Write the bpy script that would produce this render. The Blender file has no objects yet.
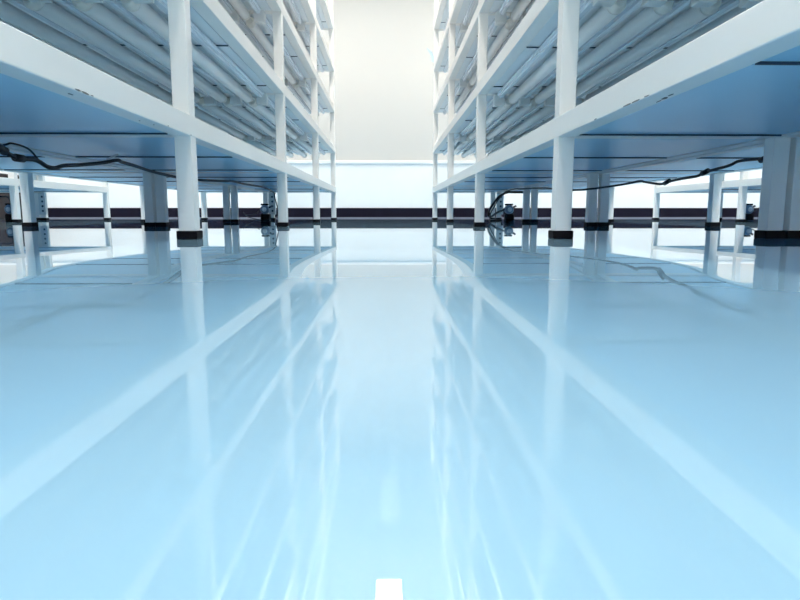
import bpy, bmesh, math, random
from mathutils import Vector
random.seed(7)
S = bpy.context.scene
COL = S.collection

# ------------------------------------------------------------------ materials
def mat(name, color, rough=0.5, metal=0.0, spec=0.5, coat=0.0, var=0.0, vscale=6.0, bump=0.0, bscale=60.0,
        emit=None, estr=0.0, ior=1.5):
    m = bpy.data.materials.new(name); m.use_nodes = True
    nt = m.node_tree; b = nt.nodes['Principled BSDF']
    b.inputs['Base Color'].default_value = (*color, 1)
    b.inputs['Roughness'].default_value = rough
    b.inputs['Metallic'].default_value = metal
    b.inputs['IOR'].default_value = ior
    b.inputs['Specular IOR Level'].default_value = spec
    b.inputs['Coat Weight'].default_value = coat
    tc = nt.nodes.new('ShaderNodeTexCoord')
    n = nt.nodes.new('ShaderNodeTexNoise'); n.inputs['Scale'].default_value = vscale
    n.inputs['Detail'].default_value = 4
    nt.links.new(tc.outputs['Object'], n.inputs['Vector'])
    r = nt.nodes.new('ShaderNodeValToRGB')
    r.color_ramp.elements[0].position = 0.3; r.color_ramp.elements[1].position = 0.7
    r.color_ramp.elements[0].color = (*[c * (1 - var) for c in color], 1)
    r.color_ramp.elements[1].color = (*color, 1)
    nt.links.new(n.outputs['Fac'], r.inputs['Fac'])
    nt.links.new(r.outputs['Color'], b.inputs['Base Color'])
    if bump:
        n2 = nt.nodes.new('ShaderNodeTexNoise'); n2.inputs['Scale'].default_value = bscale
        nt.links.new(tc.outputs['Object'], n2.inputs['Vector'])
        bp = nt.nodes.new('ShaderNodeBump'); bp.inputs['Distance'].default_value = bump
        bp.inputs['Strength'].default_value = 1.0
        nt.links.new(n2.outputs['Fac'], bp.inputs['Height'])
        nt.links.new(bp.outputs['Normal'], b.inputs['Normal'])
    if emit:
        b.inputs['Emission Color'].default_value = (*emit, 1)
        b.inputs['Emission Strength'].default_value = estr
    return m

M = {}
M['paint'] = mat('white_powder_coat', (.90, .875, .845), .38, var=.03, vscale=5, bump=.0002, bscale=90)
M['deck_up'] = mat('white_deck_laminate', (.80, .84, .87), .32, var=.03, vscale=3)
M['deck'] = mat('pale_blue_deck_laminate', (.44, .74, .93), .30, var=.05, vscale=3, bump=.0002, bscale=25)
M['groove'] = mat('dark_seam', (.035, .055, .085), .7)
M['rubber'] = mat('black_rubber', (.006, .005, .008), .6, spec=.15, var=.2)
M['floor'] = mat('blue_epoxy', (.268, .468, .625), .012, var=.03, vscale=1.2, ior=1.7)
M['wall'] = mat('white_wall', (.69, .665, .635), .6, var=.015, vscale=1.5, bump=.0003, bscale=120)
M['lowwall'] = mat('gloss_white_panel', (.93, .94, .95), .35, var=.01)
M['base'] = mat('dark_baseboard', (.010, .008, .020), .6, spec=.12, var=.15, vscale=8)
M['grey'] = mat('grey_sealant', (.20, .20, .25), .5)
M['tube'] = mat('frosted_tube', (.88, .87, .86), .28, var=.02)
M['batten'] = mat('satin_white_aluminium', (.80, .84, .90), .25, var=.03)
M['cap'] = mat('cream_cap', (.80, .77, .72), .4)
M['box'] = mat('pale_grey_plastic', (.72, .73, .73), .4)
M['cable'] = mat('black_cable', (.012, .012, .018), .45)
M['steelgrey'] = mat('blue_grey_plastic', (.22, .28, .36), .35)
M['dark'] = mat('dark_socket', (.03, .04, .07), .5)
M['brown'] = mat('brown_board', (.028, .015, .016), .7, var=.25, vscale=5)
M['tape'] = mat('brown_tape', (.10, .06, .05), .4)
M['ribbon'] = mat('pale_blue_film', (.62, .76, .90), .3)
M['chip'] = mat('bare_metal_chip', (.16, .15, .15), .6, var=.3, vscale=200)
M['ceil'] = mat('white_ceiling', (.86, .86, .85), .7, var=.01)
M['frame'] = mat('lamp_frame', (.75, .75, .75), .35)
M['lit'] = mat('lit_diffuser', (.9, .9, .9), .5, emit=(1.0, .945, .865), estr=6)
M['unlit'] = mat('dim_diffuser', (.95, .95, .95), .3, emit=(1.0, .98, .95), estr=.2)

# slight undulation of the poured floor
nt = M['floor'].node_tree; b = nt.nodes['Principled BSDF']
tc = nt.nodes.new('ShaderNodeTexCoord'); n = nt.nodes.new('ShaderNodeTexNoise')
n.inputs['Scale'].default_value = 9; n.inputs['Detail'].default_value = 0
bp = nt.nodes.new('ShaderNodeBump'); bp.inputs['Distance'].default_value = .000018; bp.inputs['Strength'].default_value = 1
nt.links.new(tc.outputs['Object'], n.inputs['Vector']); nt.links.new(n.outputs['Fac'], bp.inputs['Height'])
nt.links.new(bp.outputs['Normal'], b.inputs['Normal'])

# ------------------------------------------------------------------ mesh helpers
def bx(bm, x0, x1, y0, y1, z0, z1, mi=0):
    v = [bm.verts.new(p) for p in ((x0,y0,z0),(x1,y0,z0),(x1,y1,z0),(x0,y1,z0),(x0,y0,z1),(x1,y0,z1),(x1,y1,z1),(x0,y1,z1))]
    out = []
    for q in ((0,3,2,1),(4,5,6,7),(0,1,5,4),(1,2,6,5),(2,3,7,6),(3,0,4,7)):
        f = bm.faces.new([v[i] for i in q]); f.material_index = mi; out.append(f)
    return out

def cyl(bm, p0, p1, r, n=20, r1=None, mi=0):
    p0 = Vector(p0); p1 = Vector(p1); d = (p1 - p0).normalized()
    a = d.orthogonal().normalized(); c = d.cross(a)
    r1 = r if r1 is None else r1
    A = [bm.verts.new(p0 + (a*math.cos(t)+c*math.sin(t))*r) for t in [2*math.pi*i/n for i in range(n)]]
    B = [bm.verts.new(p1 + (a*math.cos(t)+c*math.sin(t))*r1) for t in [2*math.pi*i/n for i in range(n)]]
    for i in range(n):
        f = bm.faces.new((A[i], A[(i+1)%n], B[(i+1)%n], B[i])); f.smooth = True; f.material_index = mi
    f = bm.faces.new(A[::-1]); f.material_index = mi
    f = bm.faces.new(B); f.material_index = mi

def lathe(bm, prof, p, axis='Y', n=24, mi=0):
    rings = []
    for (r, h) in prof:
        ring = []
        for i in range(n):
            t = 2*math.pi*i/n; c, s = math.cos(t)*r, math.sin(t)*r
            co = {'Y': (c, h, s), 'Z': (c, s, h), 'X': (h, c, s)}[axis]
            ring.append(bm.verts.new(Vector(p) + Vector(co)))
        rings.append(ring)
    for a, b_ in zip(rings, rings[1:]):
        for i in range(n):
            f = bm.faces.new((a[i], a[(i+1)%n], b_[(i+1)%n], b_[i])); f.smooth = True; f.material_index = mi
    bm.faces.new(rings[0][::-1]).material_index = mi
    bm.faces.new(rings[-1]).material_index = mi

def obj(name, bm, mats, parent=None, bevel=0.0, segs=2):
    bmesh.ops.recalc_face_normals(bm, faces=bm.faces)
    me = bpy.data.meshes.new(name); bm.to_mesh(me); bm.free()
    for m in (mats if isinstance(mats, (list, tuple)) else [mats]): me.materials.append(m)
    o = bpy.data.objects.new(name, me); COL.objects.link(o)
    if parent: o.parent = parent
    if bevel:
        md = o.modifiers.new('bevel', 'BEVEL'); md.width = bevel; md.segments = segs; md.limit_method = 'ANGLE'
        md.harden_normals = True
    return o

def boxobj(name, ext, m, parent=None, bevel=0.0):
    bm = bmesh.new(); bx(bm, *ext); return obj(name, bm, m, parent, bevel)

def tag(o, label, cat, group=None):
    o['label'] = label; o['category'] = cat
    if group: o['group'] = group
    return o

def thing(name, label, cat, loc=(0,0,0), group=None, rz=0):
    o = bpy.data.objects.new(name, None); COL.objects.link(o)
    o.empty_display_size = .05
    o.location = loc; o.rotation_euler = (0, 0, rz)
    return tag(o, label, cat, group)

def struct(name, bm, m, bevel=0):
    o = obj(name, bm, m, None, bevel); o['kind'] = 'structure'; return o

def dup(root, loc, label, group=None):
    r = root.copy(); COL.objects.link(r); r.location = loc; r['label'] = label
    if group: r['group'] = group
    for ch in list(root.children):
        c = ch.copy(); COL.objects.link(c); c.parent = r
        for g in ch.children:
            d = g.copy(); COL.objects.link(d); d.parent = c
    return r

def tubepath(bm, pts, r, n=10, sub=6):
    """swept round tube along a Catmull-Rom curve"""
    P = [Vector(p) for p in pts]
    Q = []
    for i in range(len(P)-1):
        p0 = P[max(i-1,0)]; p1 = P[i]; p2 = P[i+1]; p3 = P[min(i+2,len(P)-1)]
        for k in range(sub):
            t = k/sub
            Q.append(.5*((2*p1)+(p2-p0)*t+(2*p0-5*p1+4*p2-p3)*t*t+(3*p1-p0-3*p2+p3)*t**3))
    Q.append(P[-1])
    rings = []; up = None
    for i, q in enumerate(Q):
        d = (Q[min(i+1,len(Q)-1)] - Q[max(i-1,0)]).normalized()
        a = d.orthogonal().normalized() if up is None else (up - d*up.dot(d)).normalized()
        up = a; c = d.cross(a)
        rings.append([bm.verts.new(q + (a*math.cos(2*math.pi*j/n)+c*math.sin(2*math.pi*j/n))*r) for j in range(n)])
    for A, B in zip(rings, rings[1:]):
        for j in range(n):
            f = bm.faces.new((A[j], A[(j+1)%n], B[(j+1)%n], B[j])); f.smooth = True
    bm.faces.new(rings[0][::-1]); bm.faces.new(rings[-1])

# ------------------------------------------------------------------ room
XL, XR, Y0, Y1, H = -5.2, 5.2, -2.2, 6.93, 2.8
T = .12
def slope(y):       # shallow swell in the poured floor about 0.7 m in front of the lens
    s_ = .13 if y < .70 else .25
    return .0095*math.exp(-((y-.70)/s_)**2)
YS = [Y0-T, 0.0] + [0.1+.01*i for i in range(151)] + [Y1+T]
ZS = []; acc = 0
for i, y in enumerate(YS):
    if i: acc += (slope(y)+slope(YS[i-1]))/2*(y-YS[i-1]) if 0 <= YS[i-1] < 1.61 else 0
    ZS.append(acc)
ZS = [z-ZS[-1] for z in ZS]
def floor_z(y):
    for i in range(len(YS)-1):
        if YS[i] <= y <= YS[i+1]: return ZS[i]
    return 0
bm = bmesh.new()
NX = 8; grid = [[bm.verts.new((XL-T+(XR-XL+2*T)*k/NX, y, z)) for k in range(NX+1)] for y, z in zip(YS, ZS)]
for a_, c_ in zip(grid, grid[1:]):
    for k in range(NX):
        fc = bm.faces.new((a_[k], a_[k+1], c_[k+1], c_[k])); fc.smooth = True
me_low = [[bm.verts.new((g.co.x, g.co.y, -.1)) for g in (row[0], row[-1])] for row in (grid[0], grid[-1])]
bm.faces.new((me_low[0][0], me_low[1][0], me_low[1][1], me_low[0][1]))
struct('floor', bm, M['floor'])
bm = bmesh.new(); bx(bm, XL-T, XR+T, Y0-T, Y1+T, H, H+.1); struct('ceiling', bm, M['ceil'])
bm = bmesh.new(); bx(bm, XL-T, XR+T, Y1, Y1+T, 0, .60, 1); bx(bm, XL-T, XR+T, Y1, Y1+T, .60, H, 0)
struct('wall_back', bm, [M['wall'], M['lowwall']])
bm = bmesh.new(); bx(bm, XL-T, XL, Y0, Y1, 0, H); struct('wall_left', bm, M['wall'])
bm = bmesh.new(); bx(bm, XR, XR+T, Y0, Y1, 0, H); struct('wall_right', bm, M['wall'])
bm = bmesh.new(); bx(bm, XL-T, XR+T, Y0-T, Y0, 0, H); struct('wall_front', bm, M['wall'])
bm = bmesh.new(); bx(bm, XL, XR, Y1-.022, Y1, .600, .634); struct('trim_1', bm, M['lowwall'], .004)
bm = bmesh.new(); bx(bm, XL, XR, Y1-.012, Y1, .012, .114); bx(bm, XL, XR, Y1-.016, Y1, 0, .012, 1)
struct('baseboard_back', bm, [M['base'], M['grey']])
bm = bmesh.new(); bx(bm, XL, XL+.012, Y0, Y1-.02, 0, .114); struct('baseboard_left', bm, M['base'])
bm = bmesh.new(); bx(bm, XR-.012, XR, Y0, Y1-.02, 0, .114); struct('baseboard_right', bm, M['base'])

# ------------------------------------------------------------------ racks
W = .038; BH = .045            # tube width, beam height
LV = [.224 + .3215*i for i in range(7)]
POST = [.126 + 1.25*i for i in range(5)]
YA, YB = POST[0], POST[-1] + W
TOP = LV[-1] + BH

SEAM = [[.712, 1.349], [1.90, 2.47], [2.96, 3.35], [4.40, 4.95]]   # joints between deck boards
def make_rack(D, label, loc, seams=True):
    """local x = 0 at the aisle face, running to D away from it; y world"""
    t = thing('shelving_rack', label, 'rack', loc)
    for yp in POST:
        for x0 in (0, D-W):
            po = boxobj('post', (x0+.0005, x0+W-.0005, yp, yp+W, .006, TOP-.001), M['paint'], t, .0022)
            bm = bmesh.new(); bx(bm, x0-.004, x0+W+.004, yp-.004, yp+W+.004, floor_z(yp) if yp < .5 else 0, .0185)
            obj('rubber_foot', bm, M['rubber'], po, .002)
    for li, z in enumerate(LV):
        for x0 in (0, D-W):
            boxobj('beam', (x0-(.0005 if x0 == 0 else 0), x0+W+(.0005 if x0 else 0), YA-.0005, YB+.0005, z, z+BH), M['paint'], t, .0022)
        for yp in POST:
            boxobj('crossbar', (W, D-W, yp+.001, yp+W-.001, z+.001, z+BH-.002), M['paint'], t, .002)
        bm = bmesh.new()
        for i in range(4):
            a = POST[i]+W; e = POST[i+1]
            cuts = [a+.004] + SEAM[i] + [e-.002]
            for c0, c1 in zip(cuts, cuts[1:]):
                fs = bx(bm, W+.0015, D-W-.0035, c0+.0025, c1-.0025, z+.003, z+.018)
            # dark jointing strip in each joint
            for c in SEAM[i]:
                bx(bm, W+.0015, D-W-.0035, c-.003, c+.001, z-.0002, z+.017, 1); bx(bm, W+.0015, D-W-.0035, c+.0012, c+.006, z+.0008, z+.017, 0)
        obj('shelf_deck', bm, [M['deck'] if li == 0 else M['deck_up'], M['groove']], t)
    return t

RXL, RXR = -.4277, .3767
# right-hand racks
R1 = make_rack(.522, 'white steel rack right of the central aisle, one wide post at right foreground', (RXR, 0, 0))
R2 = dup(R1, (.911, 0, 0), 'white steel rack backing onto the right aisle rack, its feet behind it on blue floor')
R3 = dup(R1, (2.242, 0, 0), 'white low-seen rack across the second aisle on the far right')
R4 = dup(R1, (2.776, 0, 0), 'white rack backing onto the far right rack, only back posts in view')
DL = .55
L1 = make_rack(DL, 'white steel rack left of the central aisle, wide foot at left foreground', (RXL-DL, 0, 0))
L2 = dup(L1, (-.989-DL, 0, 0), 'white steel rack backing onto the left aisle rack, a single rear post showing')
L3 = dup(L1, (-2.300-DL, 0, 0), 'white rack across the second aisle at far left, slim posts before the wall')
L4 = dup(L1, (-2.861-DL, 0, 0), 'white rack backing onto the far left rack, mostly hidden at the left edge')

# chips in the paint of the two bottom beams (marks on the part itself)
def chip(parent, x, y, z, nx, ly, lz, face):
    bm = bmesh.new(); n = 9; ring = []
    for i in range(n):
        a = 2*math.pi*i/n; r = .6+.4*random.random()
        u, v = math.cos(a)*ly*r, math.sin(a)*lz*r
        ring.append((u, v))
    def P(u, v, k):
        return (x+nx*k, y+u, z+v) if face == 'side' else (x+v, y+u, z-k)
    A = [bm.verts.new(P(u, v, 0)) for u, v in ring]; B = [bm.verts.new(P(u, v, .0007)) for u, v in ring]
    for i in range(n): bm.faces.new((A[i], A[(i+1)%n], B[(i+1)%n], B[i]))
    bm.faces.new(A); bm.faces.new(B)
    o = obj('paint_chip', bm, M['chip'], parent)
    o.location = -parent.location
    o['label'] = 'bare dark chip in white paint'
for y, l, s in ((.885, .012, .0016), (.905, .014, .0018), (.925, .006, .001), (1.235, .004, .0012), (1.375, .004, .0012)):
    chip(L1, RXL, y, .2262, 1, l, s, 'side')
for y, l, s in ((1.13, .008, .001), (.985, .02, .0013), (.95, .018, .0012), (.91, .012, .001)):
    chip(R1, RXR, y, .2258, -1, l, s, 'side')
for x, y, l, s in ((.405, .915, .012, .004), (.402, .888, .010, .0015), (.407, .94, .012, .001), (.416, 1.335, .004, .002)):
    chip(R1, x, y, .2240, 0, l, s, 'under')
for x, y, l, s in ((-.446, .90, .008, .002), (-.442, 1.2, .004, .0012), (-.449, 1.15, .004, .0012)):
    chip(L1, x, y, .2240, 0, l, s, 'under')

# ------------------------------------------------------------------ tube lights under the shelves
# origin: front post plane (y), shelf underside (z), x = 0 at batten centre, tube towards the back of the rack
def make_light(sgn, label):
    t = thing('tube_light', label, 'light')
    bm = bmesh.new()
    for (a, c, z0, z1) in ((-.0135, .0135, -.012, -.0003), (-.0075, .0075, -.021, -.012)):
        bx(bm, a, c, .004, 1.200, z0, z1)
    obj('batten', bm, M['batten'], t, .0012)
    bm = bmesh.new(); bx(bm, -.021, .021, -.034, .006, -.047, -.001)
    obj('end_box', bm, M['box'], t, .003)
    xt = sgn*.054
    bm = bmesh.new()
    cyl(bm, (xt, .075, -.0215), (xt, 1.205, -.0215), .0195, 28)
    tb = obj('tube', bm, M['tube'], t)
    for (y, d) in ((.075, -1), (1.205, 1)):
        bm = bmesh.new()
        lathe(bm, [(.0205, 0), (.0205, d*.012), (.0150, d*.016), (.0150, d*.028), (.011, d*.031)], (xt, y, -.0215), 'Y', 24)
        obj('end_cap', bm, M['cap'], tb)
    return t
NTH = ['nearest the aisle', 'second from the aisle', 'third from the aisle', 'deepest in']
LVN = ['bottom', 'second', 'third', 'fourth', 'fifth', 'sixth', 'top']
BAY = ['nearest bay', 'second bay', 'third bay', 'farthest bay']
for side, sgn, X0 in (('left', -1, RXL), ('right', 1, RXR)):
    proto = None
    for lv in range(1, 7):
        cnt = 4 if lv == 1 else 3 if lv == 2 else 2
        for bay in range(4):
            if bay == 0 and lv > 1: continue
            for k in range(cnt):
                x = X0 + sgn*(.086 + .1065*k)
                lab = f'tube light {NTH[k]} under {LVN[lv]} shelf, {BAY[bay]}, {side} rack'
                grp = f'tube lights under the shelves of the {side} aisle rack'
                loc = (x, POST[bay], LV[lv]-.0014)
                if proto is None:
                    proto = make_light(sgn, lab); proto.location = loc; proto['group'] = grp
                else:
                    dup(proto, loc, lab, grp)

# ------------------------------------------------------------------ cables
f_, h_ = 610.0, .058
PIT = math.atan(87/f_); YAW = math.atan(12.5/(f_/math.cos(PIT)))
def cable(name, pts, r, label, cat='cable', group=None, extra=None):
    bm = bmesh.new(); tubepath(bm, pts, r, 10)
    o = obj(name, bm, M['cable']); tag(o, label, cat, group)
    return o

CL = [(-0.800,.35,0.198),(-0.790,.75,0.212),(-0.800,1.140,0.209),(-0.800,1.233,0.204),(-0.800,1.308,0.190),(-0.800,1.341,0.180),(-0.800,1.375,0.176),(-0.800,1.425,0.178),(-0.800,1.453,0.174),(-0.800,1.481,0.166),(-0.800,1.515,0.165),(-0.800,1.558,0.174),(-0.800,1.638,0.182),(-0.790,1.730,0.194),(-0.770,1.793,0.207),(-0.780,1.849,0.206),(-0.800,1.991,0.206),(-0.820,2.167,0.202),(-0.820,2.416,0.196),(-0.790,2.634,0.196),(-0.750,2.883,0.204),(-0.750,3.012,0.211),(-0.760,3.327,0.211),(-0.760,3.773,0.214),(-0.780,4.132,0.209),(-.86,4.75,.205),(-.905,4.99,.214),(-.918,5.045,.195),(-.900,5.05,.12),(-.885,5.05,.055),(-.895,5.05,.02),(-.875,5.0,.010)]
c = cable('power_cable', CL, .0052, 'thick black power cable sagging under the left aisle rack', group=None)
bm = bmesh.new(); tubepath(bm, [(-0.830,1.05,0.2165),(-0.830,1.234,0.203),(-0.820,1.325,0.197),(-0.810,1.343,0.201),(-0.800,1.351,0.205),(-0.800,1.398,0.202),(-0.800,1.423,0.194),(-0.800,1.445,0.180)], .0022, 8)
obj('branch_wire', bm, M['cable'], c)
def wrap(parent, x, y, z, ax=(0,1,0), r=.009, l=.012):
    bm = bmesh.new(); d = Vector(ax)
    cyl(bm, Vector((x,y,z))-d*l/2, Vector((x,y,z))+d*l/2, r, 12)
    obj('tape_wrap', bm, M['cable'], parent)
wrap(c, -.80, 1.300, .192, (0,.97,-.25), .0095, .05); wrap(c, -.80, 1.372, .176, (0,.97,0), .0085, .03)
bm = bmesh.new(); cyl(bm, (-.80,1.795,.209), (-.765,1.79,.2225), .003, 8); obj('cable_clip', bm, M['box'], c)
CR = [(1.0,.5,.205),(1.0,.95,.20),(0.998,1.322,0.188),(0.978,1.436,0.192),(0.950,1.511,0.194),(0.950,1.551,0.194),(0.950,1.661,0.197),(0.950,1.718,0.188),(0.950,1.842,0.179),(0.950,1.888,0.170),(0.950,1.998,0.167),(0.950,2.090,0.162),(0.950,2.143,0.158),(0.950,2.270,0.171),(0.950,2.316,0.177),(0.930,2.410,0.170),(0.890,2.480,0.163),(0.835,2.560,0.156),(0.820,2.650,0.156),(0.820,2.928,0.166),(0.840,3.288,0.190),(0.828,3.808,0.205),(0.828,3.98,0.212),(0.84,4.25,0.213),(.835,4.42,.200),(0.80,4.46,0.150),(0.775,4.46,0.105),(0.75,4.47,0.055),(.76,4.53,.014),(.82,4.72,.010),(.905,4.88,.010)]
c = cable('power_cable', CR, .0042, 'thick black power cable sagging under the right racks, bundled with tape')
for i in (5, 8, 11): wrap(c, *CR[i], (0,.97,-.2), .0075, .035)
# cable bundle hanging as a second arc by the wall-side posts of the right rack
CR2 = [(1.02,4.62,.212),(.985,4.6,.222),(.93,4.6,.2205),(.90,4.6,.214),(.86,4.6,.196),(.82,4.6,.165),(.79,4.6,.125),(.765,4.6,.085),(.758,4.62,.04),(.80,4.75,.030),(.87,4.86,.062),(.94,4.95,.085)]
CR2 = [(x, y, min(z, .2115)) for x, y, z in CR2]
cable('power_cable', CR2, .0085, 'fat black cable arching down to the floor behind second right post')
cable('power_cable', [(-1.03,4.965,.075),(-1.06,4.96,.050),(-1.13,4.95,.045),(-1.155,4.96,.065),(-1.12,4.95,.030),(-1.04,4.90,.010),(-.96,4.89,.008),(-.89,4.93,.02),(-.875,5.0,.05),(-.88,5.06,.09)], .0035, 'thin looped cable lying by the grey pump on the left')
cable('power_cable', [(3.15,4.9,.214),(3.106,4.9,.205),(3.03,4.9,.140),(2.973,4.9,.085),(2.93,4.9,.07)], .0050, 'black cable slanting down to the pump under far right rack')
cable('power_cable', [(-2.93,4.93,.07),(-2.95,4.9,.14),(-2.98,4.9,.185),(-3.10,4.9,.175),(-3.2,4.9,.16),(-3.35,4.95,.2)], .0055, 'black cable beside the slim post at the far left edge')

# ------------------------------------------------------------------ socket strips and pumps by the wall-side posts
def make_strip(label, loc):
    t = thing('socket_strip', label, 'socket strip', loc)
    boxobj('body', (-.0275, .0275, -.032, 0, 0, .175), M['box'], t, .004)
    for i in range(4):
        bm = bmesh.new(); cyl(bm, (.004, -.0325, .030+.038*i), (.004, -.0305, .030+.038*i), .0085, 16)
        obj('socket', bm, M['dark'], t)
    return t
s0 = make_strip('pale vertical socket strip on left rack rear post near wall', (-.948, 5.115, .045))
dup(s0, (.932, 5.115, .045), 'pale vertical socket strip behind the second right aisle post')
dup(s0, (2.742, 5.115, .045), 'pale socket strip with dark holes under the far right rack')
dup(s0, (-2.812, 5.115, .045), 'pale blue socket strip under the far left rack, beside the wall')

def make_pump(label, loc):
    t = thing('pump', label, 'pump', loc)
    boxobj('base', (-.034, .040, -.030, .030, 0, .050), M['rubber'], t, .006)
    bm = bmesh.new()
    lathe(bm, [(.020,-.036),(.031,-.033),(.036,-.022),(.036,.018),(.030,.026)], (0,0,.086), 'Y', 28)
    bo = obj('motor_housing', bm, M['steelgrey'], t)
    bm = bmesh.new(); lathe(bm, [(.010,-.042),(.017,-.040),(.018,-.0355)], (0,0,.086), 'Y', 20); obj('hub', bm, M['box'], bo)
    boxobj('cap', (-.030, .028, -.024, .022, .118, .132), M['rubber'], t, .003)
    bm = bmesh.new(); cyl(bm, (.030,0,.10), (.058,0,.115), .008, 14); obj('spout', bm, M['dark'], t)
    return t
p0 = make_pump('small round grey pump with black cap under the left aisle rack', (-.985, 4.985, 0))
dup(p0, (.985, 4.985, 0), 'small round grey pump behind cables under the right aisle rack')
dup(p0, (2.895, 4.90, 0), 'small round grey pump under the far right rack')
dup(p0, (-2.930, 4.86, 0), 'small round grey pump beside slim post at the far left')

# ------------------------------------------------------------------ carton at the far left
t = thing('carton', 'brown carton standing by the wall at the far left edge', 'box', (-4.10, 6.35, 0))
boxobj('body', (-.27, .27, -.2, .2, 0, .44), M['brown'], t, .006)
boxobj('tape', (-.271, .271, -.03, .03, .4395, .4412), M['tape'], t)
boxobj('lid_flap', (.02, .272, -.2, .2, .441, .446), M['brown'], t)
bm = bmesh.new()
for i in range(5): bx(bm, -.27+.02*i, -.255+.02*i, -.203, -.2, .1, .16)
obj('carry_slot', bm, M['dark'], t)

# ------------------------------------------------------------------ pale ribbon tied to the last right post
bm = bmesh.new()
pts = [(.376,5.118,1.30),(.360,5.110,1.335),(.345,5.105,1.345),(.318,5.100,1.366),(.322,5.102,1.352),(.340,5.106,1.325),(.352,5.110,1.300),(.358,5.112,1.262),(.3755,5.116,1.255)]
A = [bm.verts.new(p) for p in pts]; B = [bm.verts.new((x, y+.0015, z)) for x, y, z in pts]
n = len(pts)
for i in range(n): bm.faces.new((A[i], A[(i+1)%n], B[(i+1)%n], B[i]))
bm.faces.new(A); bm.faces.new(B)
tag(obj('ribbon', bm, M['ribbon']), 'pale blue scrap of film fluttering from the farthest right post', 'ribbon')

# ------------------------------------------------------------------ ceiling lamps
PW = 20.0
def make_lamp(label, lit=True):
    t = thing('ceiling_lamp', label, 'lamp')
    bm = bmesh.new()
    bx(bm, -.105, -.096, -.495, .495, -.045, 0); bx(bm, .096, .105, -.495, .495, -.045, 0)
    bx(bm, -.105, .105, -.495, -.486, -.045, 0); bx(bm, -.105, .105, .486, .495, -.045, 0)
    bx(bm, -.105, .105, -.495, .495, -.008, 0)
    obj('frame', bm, M['frame'], t)
    boxobj('diffuser', (-.0955, .0955, -.4855, .4855, -.042, -.030), M['lit' if lit else 'unlit'], t)
    if lit:
        ld = bpy.data.lights.new('lamp_light', 'AREA'); ld.shape = 'RECTANGLE'
        ld.size = .19; ld.size_y = .97; ld.energy = PW; ld.color = (1.0, .945, .865)
        lo = bpy.data.objects.new('lamp_light', ld); COL.objects.link(lo); lo.parent = t
        lo.location = (0, 0, -.0435)
    return t
lamp = make_lamp('lit rectangular ceiling lamp mirrored in the floor at the bottom centre'); lamp.location = (.003, 3.90, H)
dark = make_lamp('dim rectangular ceiling lamp mirrored as a faint patch in the floor', False); dark.location = (.01, 5.78, H)
names = {-3.95: 'left wall', -1.92: 'second left aisle', .003: 'central aisle', 1.84: 'second right aisle', 3.95: 'right wall'}
for x in names:
    for y, w in ((5.78, 'added wall side'), (3.975, 'far'), (2.185, 'middle'), (.395, 'near'), (-1.395, 'rearmost')):  # row nearest the back wall: unseen lamps added to brighten that wall
        if x == .003 and w in ('far', 'added wall side', 'near'): continue
        dup(lamp, (x, y, H), f'lit rectangular ceiling lamp over the {names[x]}, {w} row', 'ceiling lamps')

# ------------------------------------------------------------------ world, camera, view
w = bpy.data.worlds.new('room_world'); S.world = w; w.use_nodes = True
w.node_tree.nodes['Background'].inputs['Color'].default_value = (.8, .9, 1, 1)
w.node_tree.nodes['Background'].inputs['Strength'].default_value = .3
cd = bpy.data.cameras.new('camera'); cam = bpy.data.objects.new('camera', cd); COL.objects.link(cam)
cd.sensor_width = 36; cd.lens = f_/800*36; cd.clip_start = .01
cam.location = (0, 0, h_); cam.rotation_euler = (math.pi/2-PIT, 0, -YAW)
S.camera = cam
S.view_settings.view_transform = 'Standard'; S.view_settings.look = 'None'
S.view_settings.exposure = 0.50; S.view_settings.gamma = 1
S.view_settings.use_curve_mapping = False
S.cycles.max_bounces = 14; S.cycles.diffuse_bounces = 10; S.cycles.caustics_reflective = False; S.cycles.use_adaptive_sampling = False; S.cycles.glossy_bounces = 6
S.cycles.use_denoising = True
S.cycles.sample_clamp_indirect = 8
